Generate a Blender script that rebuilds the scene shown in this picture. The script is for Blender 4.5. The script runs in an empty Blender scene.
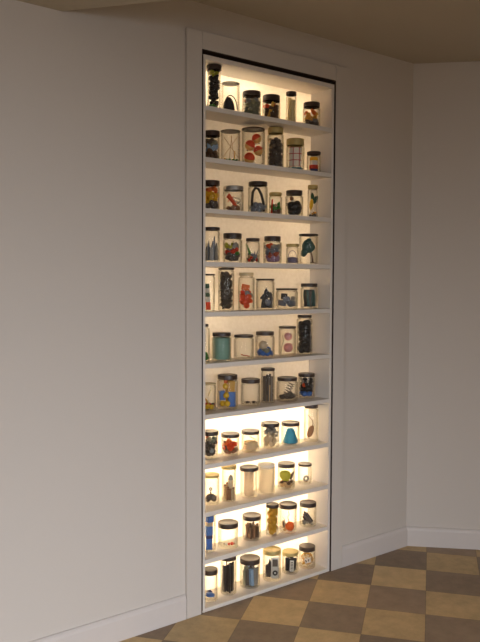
import bpy, bmesh, math, random
from mathutils import Vector, Matrix, Euler
S = bpy.context.scene
COL = S.collection
PI = math.pi

# ------------------------------------------------------------------ materials
MATS = {}
def lin(c):
    return tuple(((v/255)/12.92 if v/255 <= .04045 else ((v/255+.055)/1.055)**2.4) for v in c)
def mat(name, rgb, rough=.55, metal=0, bump=0, bscale=60, vary=0, srgb=True, spec=.5, transl=0):
    if name in MATS: return MATS[name]
    m = bpy.data.materials.new(name); m.use_nodes = True
    nt = m.node_tree; b = nt.nodes['Principled BSDF']
    c = lin(rgb) if srgb else rgb
    b.inputs['Base Color'].default_value = (*c, 1)
    b.inputs['Roughness'].default_value = rough
    b.inputs['Metallic'].default_value = metal
    b.inputs['Specular IOR Level'].default_value = spec
    tc = nt.nodes.new('ShaderNodeTexCoord')
    no = nt.nodes.new('ShaderNodeTexNoise'); no.inputs['Scale'].default_value = bscale; no.inputs['Detail'].default_value = 4
    nt.links.new(tc.outputs['Object'], no.inputs['Vector'])
    if vary:
        r = nt.nodes.new('ShaderNodeMix'); r.data_type = 'RGBA'
        r.inputs[6].default_value = (*[v*(1-vary) for v in c], 1)
        r.inputs[7].default_value = (*[min(1, v*(1+vary)) for v in c], 1)
        nt.links.new(no.outputs['Fac'], r.inputs[0]); nt.links.new(r.outputs[2], b.inputs['Base Color'])
    if bump:
        bp = nt.nodes.new('ShaderNodeBump'); bp.inputs['Strength'].default_value = bump; bp.inputs['Distance'].default_value = .003
        nt.links.new(no.outputs['Fac'], bp.inputs['Height']); nt.links.new(bp.outputs[0], b.inputs['Normal'])
    if transl:
        t = nt.nodes.new('ShaderNodeBsdfTranslucent'); t.inputs[0].default_value = (*c, 1)
        ms = nt.nodes.new('ShaderNodeMixShader'); ms.inputs[0].default_value = transl
        nt.links.new(b.outputs[0], ms.inputs[1]); nt.links.new(t.outputs[0], ms.inputs[2])
        nt.links.new(ms.outputs[0], nt.nodes['Material Output'].inputs[0])
    MATS[name] = m
    return m

def glass_mat(name, edge, face, gloss=1.0):
    m = bpy.data.materials.new(name); m.use_nodes = True
    nt = m.node_tree; nt.nodes.clear()
    out = nt.nodes.new('ShaderNodeOutputMaterial')
    tr = nt.nodes.new('ShaderNodeBsdfTransparent'); gl = nt.nodes.new('ShaderNodeBsdfGlossy')
    gl.inputs['Roughness'].default_value = .04
    lw = nt.nodes.new('ShaderNodeLayerWeight'); lw.inputs['Blend'].default_value = .28
    mx = nt.nodes.new('ShaderNodeMix'); mx.data_type = 'RGBA'
    mx.inputs[6].default_value = (*face, 1); mx.inputs[7].default_value = (*edge, 1)
    nt.links.new(lw.outputs['Facing'], mx.inputs[0]); nt.links.new(mx.outputs[2], tr.inputs['Color'])
    fr = nt.nodes.new('ShaderNodeFresnel'); fr.inputs['IOR'].default_value = 1.3
    mu = nt.nodes.new('ShaderNodeMath'); mu.operation = 'MULTIPLY'; mu.inputs[1].default_value = gloss
    nt.links.new(fr.outputs[0], mu.inputs[0])
    ms = nt.nodes.new('ShaderNodeMixShader')
    nt.links.new(mu.outputs[0], ms.inputs[0]); nt.links.new(tr.outputs[0], ms.inputs[1]); nt.links.new(gl.outputs[0], ms.inputs[2])
    nt.links.new(ms.outputs[0], out.inputs[0])
    return m
GLASS = glass_mat('jar_glass', (.86, .84, .77), (.988, .986, .976), .4)
THICK = glass_mat('jar_glass_base', (.45, .47, .36), (.84, .86, .76), .8)

WALL = mat('wall_paint', (208, 200, 192), .75, bump=.05, bscale=180, vary=.02)
CEIL = mat('ceiling_paint', (188, 178, 160), .85, bump=.05, bscale=120, vary=.02)
TRIM = mat('trim_paint', (212, 204, 199), .5, bump=.03, bscale=40, vary=.02)
CABW = mat('cabinet_paint', (226, 219, 210), .5, bump=.03, bscale=50, vary=.015)
DARKGAP = mat('gap_darkening_brown', (62, 44, 32), .8, bump=.2, bscale=30, vary=.2)  # dark brown put on the niche faces so the gap reads dark
WORN = mat('worn_hinge_metal', (58, 50, 44), .5, .6, vary=.3)

def panel_mat():
    m = bpy.data.materials.new('translucent_back_panel'); m.use_nodes = True
    nt = m.node_tree; nt.nodes.clear()
    out = nt.nodes.new('ShaderNodeOutputMaterial')
    tc = nt.nodes.new('ShaderNodeTexCoord'); no = nt.nodes.new('ShaderNodeTexNoise')
    no.inputs['Scale'].default_value = 70; no.inputs['Detail'].default_value = 5
    nt.links.new(tc.outputs['Object'], no.inputs['Vector'])
    mx = nt.nodes.new('ShaderNodeMix'); mx.data_type = 'RGBA'
    mx.inputs[6].default_value = (.76, .71, .62, 1); mx.inputs[7].default_value = (.92, .88, .81, 1)
    nt.links.new(no.outputs['Fac'], mx.inputs[0])
    d = nt.nodes.new('ShaderNodeBsdfDiffuse'); t = nt.nodes.new('ShaderNodeBsdfTranslucent')
    nt.links.new(mx.outputs[2], d.inputs[0]); nt.links.new(mx.outputs[2], t.inputs[0])
    ms = nt.nodes.new('ShaderNodeMixShader'); ms.inputs[0].default_value = .5
    nt.links.new(d.outputs[0], ms.inputs[1]); nt.links.new(t.outputs[0], ms.inputs[2]); nt.links.new(ms.outputs[0], out.inputs[0])
    return m
PANEL = panel_mat()

TILE = .2286; TANG = -.91364; TOX, TOY = .50153, -.67076
def floor_mat():
    m = bpy.data.materials.new('checkered_floor_tiles'); m.use_nodes = True
    nt = m.node_tree; N = nt.nodes; L = nt.links; b = N['Principled BSDF']
    tc = N.new('ShaderNodeTexCoord')
    mp = N.new('ShaderNodeMapping'); mp.vector_type = 'TEXTURE'
    mp.inputs['Location'].default_value = (TOX, TOY, 0); mp.inputs['Rotation'].default_value = (0, 0, TANG)
    mp.inputs['Scale'].default_value = (TILE, TILE, 1)
    L.new(tc.outputs['Object'], mp.inputs['Vector'])
    sp = N.new('ShaderNodeSeparateXYZ'); L.new(mp.outputs[0], sp.inputs[0])
    def math_(op, a, bb=None):
        n = N.new('ShaderNodeMath'); n.operation = op
        for i, v in enumerate((a, bb)):
            if v is None: continue
            if isinstance(v, (int, float)): n.inputs[i].default_value = v
            else: L.new(v, n.inputs[i])
        return n.outputs[0]
    fx = math_('FLOOR', sp.outputs[0]); fy = math_('FLOOR', sp.outputs[1])
    par = math_('FLOORED_MODULO', math_('ADD', fx, fy), 2)
    cv = N.new('ShaderNodeCombineXYZ'); L.new(fx, cv.inputs[0]); L.new(fy, cv.inputs[1])
    wn = N.new('ShaderNodeTexWhiteNoise'); wn.noise_dimensions = '3D'; L.new(cv.outputs[0], wn.inputs['Vector'])
    no = N.new('ShaderNodeTexNoise'); no.inputs['Scale'].default_value = 14; no.inputs['Detail'].default_value = 8; no.inputs['Roughness'].default_value = .7
    L.new(tc.outputs['Object'], no.inputs['Vector'])
    mx = N.new('ShaderNodeMix'); mx.data_type = 'RGBA'
    mx.inputs[6].default_value = (*lin((148,126,102)), 1); mx.inputs[7].default_value = (*lin((198,169,122)), 1)
    L.new(par, mx.inputs[0])
    f1 = math_('ADD', math_('MULTIPLY', wn.outputs['Value'], .30), math_('MULTIPLY', no.outputs['Fac'], .9))
    f1 = math_('ADD', f1, .40)
    ex = math_('ABSOLUTE', math_('SUBTRACT', math_('FRACT', sp.outputs[0]), .5)); ey = math_('ABSOLUTE', math_('SUBTRACT', math_('FRACT', sp.outputs[1]), .5))
    seam = math_('GREATER_THAN', math_('MAXIMUM', ex, ey), .4935)
    f2 = math_('MULTIPLY', f1, math_('SUBTRACT', 1, math_('MULTIPLY', seam, .35)))
    cc = N.new('ShaderNodeCombineColor')
    for i in range(3): L.new(f2, cc.inputs[i])
    mm = N.new('ShaderNodeMix'); mm.data_type = 'RGBA'; mm.blend_type = 'MULTIPLY'; mm.inputs[0].default_value = 1
    L.new(mx.outputs[2], mm.inputs[6]); L.new(cc.outputs[0], mm.inputs[7]); L.new(mm.outputs[2], b.inputs['Base Color'])
    b.inputs['Roughness'].default_value = .5; b.inputs['Specular IOR Level'].default_value = .3
    return m
FLOOR = floor_mat()

# ------------------------------------------------------------------ mesh helpers
def new(): return bmesh.new()
def add_box(bm, x0, x1, y0, y1, z0, z1):
    v = [bm.verts.new(p) for p in ((x0,y0,z0),(x1,y0,z0),(x1,y1,z0),(x0,y1,z0),(x0,y0,z1),(x1,y0,z1),(x1,y1,z1),(x0,y1,z1))]
    for f in ((3,2,1,0),(4,5,6,7),(0,1,5,4),(1,2,6,5),(2,3,7,6),(3,0,4,7)): bm.faces.new([v[i] for i in f])
    return bm
def bevel(bm, w, seg=2):
    bmesh.ops.bevel(bm, geom=list(bm.edges), offset=w, segments=seg, affect='EDGES', profile=.5); return bm
def box(sx, sy, sz, bev=0):
    bm = add_box(new(), -sx/2, sx/2, -sy/2, sy/2, -sz/2, sz/2)
    if bev: bevel(bm, bev)
    return bm
def lathe(prof, n=32, closed=False):
    bm = new(); rings = []
    for r, z in prof:
        if r < 1e-6: rings.append([bm.verts.new((0,0,z))])
        else: rings.append([bm.verts.new((r*math.cos(2*PI*i/n), r*math.sin(2*PI*i/n), z)) for i in range(n)])
    prs = list(zip(rings, rings[1:])) + ([(rings[-1], rings[0])] if closed else [])
    for a, b in prs:
        for i in range(n):
            j = (i+1) % n
            if len(a) == 1 and len(b) == 1: continue
            if len(a) == 1: bm.faces.new((a[0], b[j], b[i]))
            elif len(b) == 1: bm.faces.new((a[i], a[j], b[0]))
            else: bm.faces.new((a[i], a[j], b[j], b[i]))
    bmesh.ops.recalc_face_normals(bm, faces=bm.faces)
    return bm
def cyl(r, h, bev=.0008, n=20, z0=None):
    z0 = -h/2 if z0 is None else z0
    bev = min(bev, r*.3, h*.3)
    return lathe([(0,z0),(r-bev,z0),(r,z0+bev),(r,z0+h-bev),(r-bev,z0+h),(0,z0+h)], n)
def cone(r0, r1, h, n=24):
    return lathe([(0,0),(r0*.94,0),(r0,r0*.08),(r1,h-r1*.25),(r1*.8,h),(0,h)], n)
def blob(r, seed=0, sub=2, amp=.22, sc=(1,1,1)):
    bm = new(); bmesh.ops.create_icosphere(bm, subdivisions=sub, radius=1)
    R = random.Random(seed); ks = [(R.uniform(-3,3),R.uniform(-3,3),R.uniform(-3,3),R.uniform(0,6)) for _ in range(4)]
    for v in bm.verts:
        d = 1 + amp*sum(math.sin(k[0]*v.co.x+k[1]*v.co.y+k[2]*v.co.z+k[3]) for k in ks)/2.4
        v.co = Vector((v.co.x*sc[0], v.co.y*sc[1], v.co.z*sc[2]))*(d*r/(1+amp*.6))
    return bm
def ball(r, n=20):
    return lathe([(r*math.sin(PI*i/12), -r*math.cos(PI*i/12)) if 0 < i < 12 else (0, -r*math.cos(PI*i/12)) for i in range(13)], n)
def half_ball(r, top=True, n=20):
    pr = [(0, 0)] + [(r*math.cos(PI/2*i/8), r*math.sin(PI/2*i/8)) for i in range(8)] + [(0, r)]
    if not top: pr = [(a, -b) for a, b in pr]
    return lathe(pr, n)
def torus(R, r, n=28, m=8):
    return lathe([(R + r*math.cos(2*PI*i/m), r*math.sin(2*PI*i/m)) for i in range(m)], n, True)
def tube(pts, r, m=8, r2=None):
    bm = new(); pts = [Vector(p) for p in pts]; rings = []
    up = Vector((0,0,1))
    for i, p in enumerate(pts):
        t = (pts[min(i+1,len(pts)-1)] - pts[max(i-1,0)]).normalized()
        a = t.cross(up)
        if a.length < .1: a = t.cross(Vector((1,0,0)))
        a.normalize(); b = a.cross(t)
        if rings and b.dot(lastb) < 0: a, b = -a, -b
        lastb = b
        rr = r if r2 is None else r + (r2-r)*i/(len(pts)-1)
        rings.append([bm.verts.new(p + a*rr*math.cos(2*PI*k/m) + b*rr*math.sin(2*PI*k/m)) for k in range(m)])
    for A, B in zip(rings, rings[1:]):
        for k in range(m): bm.faces.new((A[k], A[(k+1)%m], B[(k+1)%m], B[k]))
    bm.faces.new(rings[0][::-1]); bm.faces.new(rings[-1])
    bmesh.ops.recalc_face_normals(bm, faces=bm.faces)
    return bm
def prism(poly, t, bev=0):       # polygon in local x-z, thickness along y
    bm = new()
    a = [bm.verts.new((x,-t/2,z)) for x, z in poly]; b = [bm.verts.new((x,t/2,z)) for x, z in poly]
    bm.faces.new(a); bm.faces.new(b[::-1]); n = len(poly)
    for i in range(n): bm.faces.new((a[i], b[i], b[(i+1)%n], a[(i+1)%n]))
    bmesh.ops.recalc_face_normals(bm, faces=bm.faces)
    if bev: bevel(bm, bev, 1)
    return bm
def coil(R, pitch, turns, r, R2=None, n=14):
    R2 = R2 or R
    return tube([((R+(R2-R)*i/(turns*n))*math.cos(2*PI*i/n), (R+(R2-R)*i/(turns*n))*math.sin(2*PI*i/n), pitch*i/n) for i in range(int(turns*n)+1)], r, 6)
def leaf(l, w, t=.0012):
    bm = new(); n = 7; rows = []
    for s in (1, -1):
        rw = []
        for i in range(n):
            u = i/(n-1); ww = w*math.sin(PI*min(1, u*.92+.06))**.8/2
            rw.append([bm.verts.new((ww*k, .25*l*u*u + s*t/2 + abs(k)*w*.12, l*u)) for k in (-1,0,1)])
        rows.append(rw)
    for rw in rows:
        for i in range(n-1):
            for k in range(2): bm.faces.new((rw[i][k], rw[i][k+1], rw[i+1][k+1], rw[i+1][k]))
    A, B = rows
    ring = lambda rw: [rw[i][0] for i in range(n)] + [rw[n-1][1]] + [rw[i][2] for i in range(n-1,-1,-1)] + [rw[0][1]]
    ra, rb = ring(A), ring(B)
    for i in range(len(ra)):
        j = (i+1) % len(ra); bm.faces.new((ra[i], ra[j], rb[j], rb[i]))
    bmesh.ops.recalc_face_normals(bm, faces=bm.faces)
    return bm

def obj(name, bm, m, parent=None, smooth=True, loc=None, rot=None):
    me = bpy.data.meshes.new(name)
    bm.to_mesh(me); bm.free()
    if smooth:
        me.polygons.foreach_set('use_smooth', [True]*len(me.polygons))
    me.materials.append(m)
    o = bpy.data.objects.new(name, me); COL.objects.link(o)
    if smooth:
        try: me.set_sharp_from_angle(angle=math.radians(38))
        except Exception: pass
    if loc is not None: o.location = loc
    if rot is not None: o.rotation_euler = rot
    if parent: o.parent = parent
    return o
def tag(o, label, cat, group=None, kind=None):
    o['label'] = label; o['category'] = cat
    if group: o['group'] = group
    if kind: o['kind'] = kind
    return o
def empty(name, loc, rz=0):
    o = bpy.data.objects.new(name, None); COL.objects.link(o); o.location = loc; o.rotation_euler = (0,0,rz); o.empty_display_size = .05
    return o
def struct(name, bm, m, smooth=False, parent=None):
    o = obj(name, bm, m, parent, smooth)
    if parent is None: o['kind'] = 'structure'
    return o

# ------------------------------------------------------------------ room shell
W, H = .6864, 2.1412           # cabinet front
KX = 1.2236                    # corner where the two walls meet
CZ = 2.3293                    # ceiling
GL, GR, GT = .0105, .0065, .017  # gap around cabinet
RA = math.radians(-46)
rd = Vector((math.cos(RA), math.sin(RA))); rn = Vector((-rd.y, rd.x))   # along right wall, into right wall
XL, YB = -3.2, -5.0
WY = .012                       # wall face; the casing stands proud of it
K = Vector((KX, WY)); E2 = K + rd*3.2
def poly_slab(pts, z0, z1):
    bm = new(); a = [bm.verts.new((x,y,z0)) for x,y in pts]; b = [bm.verts.new((x,y,z1)) for x,y in pts]
    n = len(pts); bm.faces.new(a[::-1]); bm.faces.new(b)
    for i in range(n): bm.faces.new((a[i], a[(i+1)%n], b[(i+1)%n], b[i]))
    bmesh.ops.recalc_face_normals(bm, faces=bm.faces)
    return bm
room = [(XL,YB),(E2.x,YB),(E2.x,E2.y),(KX,WY),(W+GR,WY),(W+GR,.30),(-GL,.30),(-GL,WY),(XL,WY)]
room = [p for i, p in enumerate(room) if p != room[i-1]]
struct('floor', poly_slab(room, -.08, 0), FLOOR)
out = [(XL,YB),(E2.x,YB),(E2.x,E2.y),(KX,WY),(XL,WY)]
struct('ceiling', poly_slab(out, CZ, CZ+.08), CEIL)
bm = new(); TH = .33
add_box(bm, XL, -GL, WY, TH, 0, CZ); add_box(bm, W+GR, KX, WY, TH, 0, CZ); add_box(bm, -GL, W+GR, WY, TH, H+GT, CZ)
bmesh.ops.remove_doubles(bm, verts=bm.verts, dist=1e-5)
struct('wall_left', bm, WALL)
bm = add_box(new(), -GL, W+GR, .30, TH, 0, H+GT)
struct('wall_niche', bm, DARKGAP)
# dark brown strips added to the niche faces to darken the gap round the cabinet
for nm, a in (('trim_5',(-GL+.0002,-GL+.0022,-.0024,.299,.0005,H+GT-.003)),('trim_6',(W+GR-.0022,W+GR-.0002,-.0024,.299,.0005,H+GT-.003)),('trim_7',(-GL+.0024,W+GR-.0024,-.0024,.299,H+GT-.0025,H+GT-.0003))):
    struct(nm, add_box(new(), *a), DARKGAP)
e = .12
struct('wall_right', poly_slab([(K.x,K.y),(E2.x,E2.y),(E2.x+rn.x*e,E2.y+rn.y*e),(K.x+rn.x*e,K.y+rn.y*e)], 0, CZ), WALL)
# walls behind the camera, with a window each
WX0, WX1, WZ0, WZ1 = -2.6, -.4, .55, 1.95
bm = new()
add_box(bm, XL, WX0, YB-.15, YB, 0, CZ); add_box(bm, WX1, E2.x, YB-.15, YB, 0, CZ)
add_box(bm, WX0, WX1, YB-.15, YB, 0, WZ0); add_box(bm, WX0, WX1, YB-.15, YB, WZ1, CZ)
struct('wall_back', bm, WALL)
VY0, VY1 = -3.6, -1.9
bm = new()
add_box(bm, XL-.15, XL, YB, VY0, 0, CZ); add_box(bm, XL-.15, XL, VY1, TH, 0, CZ)
add_box(bm, XL-.15, XL, VY0, VY1, 0, WZ0); add_box(bm, XL-.15, XL, VY0, VY1, WZ1, CZ)
struct('wall_side', bm, WALL)
struct('wall_far', add_box(new(), E2.x, E2.x+.12, YB, E2.y, 0, CZ), WALL)
def window(name, ax, a0, a1, p, z0, z1):
    bm = new(); t = .05
    def bb(u0, u1, w0, w1):
        if ax == 'x': add_box(bm, u0, u1, p-.10, p-.05, w0, w1)
        else: add_box(bm, p-.10, p-.05, u0, u1, w0, w1)
    bb(a0, a0+t, z0, z1); bb(a1-t, a1, z0, z1); bb(a0+t, a1-t, z0, z0+t); bb(a0+t, a1-t, z1-t, z1)
    bb((a0+a1)/2-t/2, (a0+a1)/2+t/2, z0+t, z1-t)
    struct(name, bm, TRIM)
window('window_1', 'x', WX0, WX1, YB, WZ0, WZ1)
window('window_2', 'y', VY0, VY1, XL, WZ0, WZ1)

# dropped soffit at upper left
bp = Vector((-.5627, WY)); bd = Vector((math.cos(math.radians(-53)), math.sin(math.radians(-53))))
q = bp + bd*1.0
struct('trim_1', poly_slab([(bp.x,bp.y-.0005), (XL+.0005,WY-.0005), (XL+.0005,-2.9), (-.5667+bd.x*3.6, bd.y*3.6), (q.x,q.y)], 2.1757, CZ-.0005), CEIL)

# casing around the niche
CP = .003; CL0, CL1, CR0, CR1, CTZ = -.0787, -GL+.0001, W+GR-.0001, W+.0765, 2.224
def casing(name, x0, x1, z0, z1):
    bm = bevel(add_box(new(), x0, x1, -CP, WY-.0002, z0, z1), .0015, 1); struct(name, bm, WALL, True)
casing('trim_2', CL0, CL1, .0005, CTZ); casing('trim_3', CR0, CR1, .0005, CTZ); casing('trim_4', CL1+.0004, CR0-.0004, H+GT-.0002, CTZ)
# baseboards
def base_profile(p0, p1, inward):
    d = (p1-p0); L = d.length; d.normalize(); bm = new()
    prof = [(0.0003,.0005),(.014,.0005),(.014,.078),(.011,.088),(.006,.094),(.0003,.095)]
    A = [bm.verts.new((*(p0+inward*u), z)) for u, z in prof]; B = [bm.verts.new((*(p1+inward*u), z)) for u, z in prof]
    n = len(prof); bm.faces.new(A); bm.faces.new(B[::-1])
    for i in range(n): bm.faces.new((A[i], B[i], B[(i+1)%n], A[(i+1)%n]))
    bmesh.ops.recalc_face_normals(bm, faces=bm.faces)
    return bm
inw = Vector((0,-1))
struct('baseboard_left', base_profile(Vector((XL,WY)), Vector((CL0-.002,WY)), inw), TRIM)
struct('baseboard_corner', base_profile(Vector((CR1+.001,WY)), Vector((KX-.006,WY)), inw), TRIM)
struct('baseboard_right', base_profile(K+rd*.0002, E2, -rn), TRIM)

# ------------------------------------------------------------------ cabinet
ZS = [1.95392,1.7614,1.56923,1.36693,1.17437,.97523,.77823,.58401,.39638,.20953,.01701]
DEPTH, FULL, T, ST = .132, .285, .0125, .0185
TL = .0085
cab = empty('display_cabinet', (0,0,0))
tag(cab, 'tall narrow white built-in cabinet of eleven lit shelves of jars', 'cabinet')
for nm, x0, x1 in (('side_panel',-.003,TL),('side_panel',W-T,W)):
    obj(nm, bevel(add_box(new(), x0, x1, 0, FULL, .002, H), .0012, 1), CABW, cab)
obj('gap_dark_strip', add_box(new(), -.0038, -.0031, .0012, .06, .01, H-.002), DARKGAP, cab, False)['label'] = 'dark brown strip added to darken the gap'  # thin strip added on the side face, its dark colour darkens the left gap
obj('top_panel', bevel(add_box(new(), TL, W-T, 0, FULL, 2.1226, H), .001, 1), CABW, cab)
obj('bottom_panel', bevel(add_box(new(), TL, W-T, 0, FULL, .002, ZS[10]), .001, 1), CABW, cab)
obj('rear_panel', add_box(new(), TL, W-T, FULL-.008, FULL, ZS[10], 2.1226), CABW, cab, False)
obj('back_panel', add_box(new(), TL, W-T, DEPTH, DEPTH+.002, ZS[10], 2.1226), PANEL, cab, False)
for z in ZS[:10]:
    obj('shelf', bevel(add_box(new(), TL, W-T, 0, DEPTH-.0005, z-ST, z), .001, 1), CABW, cab)
for z in (ZS[0], ZS[6]):
    obj('light_baffle', add_box(new(), TL, W-T, DEPTH+.0025, FULL-.0085, z-.016, z-.008), CABW, cab, False)  # unseen board added in the cavity to stop bulb light spilling between rows
for z, h in ((1.215,.04),(1.165,.02),(.815,.012),(.518,.014),(.364,.026)):
    o = obj('hinge', lathe([(0,-h/2),(.0025,-h/2),(0.0030,-h/2+.001),(0.0030,h/2-.001),(.0025,h/2),(0,h/2)], 12), WORN, cab, True, (W+.0042, -.001, z))
    o['label'] = 'dark worn hinge at the right edge'

# lamps behind the translucent panel
def lamp(x, z, watt, r=.02, y=.215, c=(1,.83,.635)):
    l = bpy.data.lights.new('cabinet_bulb', 'POINT'); l.energy = watt; l.color = c; l.shadow_soft_size = r
    o = bpy.data.objects.new('cabinet_bulb', l); COL.objects.link(o); o.location = (x, y, z)
WHITE = (1,.90,.76)
for x, wt in ((.07,.9),(.15,1.2),(.23,1.1),(.32,.7)): lamp(x, 2.085, wt, y=.175, c=WHITE)
lamp(.50, 2.06, .5, y=.24); lamp(.61, 2.04, .6, y=.24)
for z in (1.82, 1.60, 1.40):
    for x, wt in ((.10,.20),(.33,.16),(.50,.18),(.62,.40)): lamp(x, z, wt, y=.255)
lamp(.03, 1.225, 2.0, y=.19, c=WHITE)
for z in (1.16, .92):
    for x, wt in ((.12,.15),(.34,.13),(.50,.15),(.62,.36)): lamp(x, z, wt, y=.255)
lamp(.04, 1.02, .5, y=.22)
lamp(.20, .60, 16, c=WHITE); lamp(.48, .58, 16, c=WHITE); lamp(.20, .35, 17, c=WHITE); lamp(.48, .40, 16, c=WHITE)
lamp(.10, .16, 1.2, y=.23, c=WHITE); lamp(.30, .14, .8, y=.24, c=WHITE); lamp(.55, .13, .8, y=.24, c=WHITE)

# ------------------------------------------------------------------ jars
CAM = Vector((-1.61781, -2.30631, 1.29137))
LIDM = {'black': mat('black_lid_paint', (58,43,34), .36), 'gold': mat('gold_lid_metal', (192,172,112), .42, .45),
        'silver': mat('silver_lid_metal', (168,165,160), .4, .8), 'white': mat('white_lid_plastic', (236,232,224), .5),
        'pale': mat('pale_lid_plastic', (205,190,150), .5)}
LID_WORD = {'black':'black-lidded','gold':'gold-lidded','silver':'silver-lidded','white':'white-lidded','pale':'pale-lidded'}
ROWN = ['top','second','third','fourth','fifth','sixth','seventh','eighth','ninth','tenth','bottom']
ORD = ['leftmost','second','third','fourth','fifth','rightmost']
class Jar: pass
J = {}
def make_jar(row, k, x, y, r, top, lidb, lid, desc, q=.93, thin=False):
    j = Jar(); j.row, j.k = row, k; z = ZS[row-1] + .0003
    th = math.atan2(CAM.x-x, -(CAM.y-y)); j.M = Matrix.Translation((x,y,z)) @ Matrix.Rotation(th, 4, 'Z')
    t = .0022; rl = r*q; rk = rl-.0022; fl = min(.006, r*.16)
    j.R = r-t-.0012; j.z0 = fl+.0006
    sh = max(.004, (r-rk)*.9)
    neck0 = lidb - (.003 if not thin else .003)
    hs = neck0 - sh
    j.H = hs - j.z0; j.top = lidb; j.rk = rk - t
    root = empty('glass_jar', (x,y,z), th)
    tag(root, f'{desc}, {ORD[k]} in {ROWN[row-1]} row' , 'jar', 'glass jars on the lit cabinet shelves')
    rn_ = lambda a: a
    prof = [(0,.0008),(r*.78,.0008),(r*.80,0),(r*.92,0),(r*.985,r*.07),(r,r*.16),(r,hs-.001),(r-(r-rk)*.25,hs+sh*.45),(rk+(r-rk)*.12,hs+sh*.9),(rk,neck0),(rk,top-.0035),
            (rk-t,top-.0035),(rk-t,neck0),(rk-t+(r-rk)*.12,hs+sh*.9-.001),(r-t-(r-rk)*.25,hs+sh*.45-.001),(r-t,hs-.002),(r-t,fl+r*.14),(r*.9-t,fl),(0,fl)]
    obj('glass_body', lathe(prof, 36), GLASS, root)
    # thick foot of the glass shows as a darker ring
    lp = [(0,top),(rl-.0018,top),(rl-.0005,top-.0006),(rl,top-.002),(rl,lidb+.0008),(rl-.0006,lidb),(rk+.0005,lidb),(rk+.0005,top-.0026),(0,top-.0026)]
    if not thin and top-lidb > .008:
        m_ = top-.25*(top-lidb)
        lp = [(0,top-.0006),(rl*.86,top-.0006),(rl*.88,top),(rl-.0016,top),(rl-.0004,top-.0007),(rl,top-.002),(rl,lidb+.0022),(rl+.0006,lidb+.0016),(rl+.0006,lidb+.0004),(rl,lidb),(rk+.0005,lidb),(rk+.0005,top-.0026),(0,top-.0026)]
    obj('lid', lathe(lp, 36), LIDM[lid], root)
    J[(row,k+1)] = j
    return j

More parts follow.
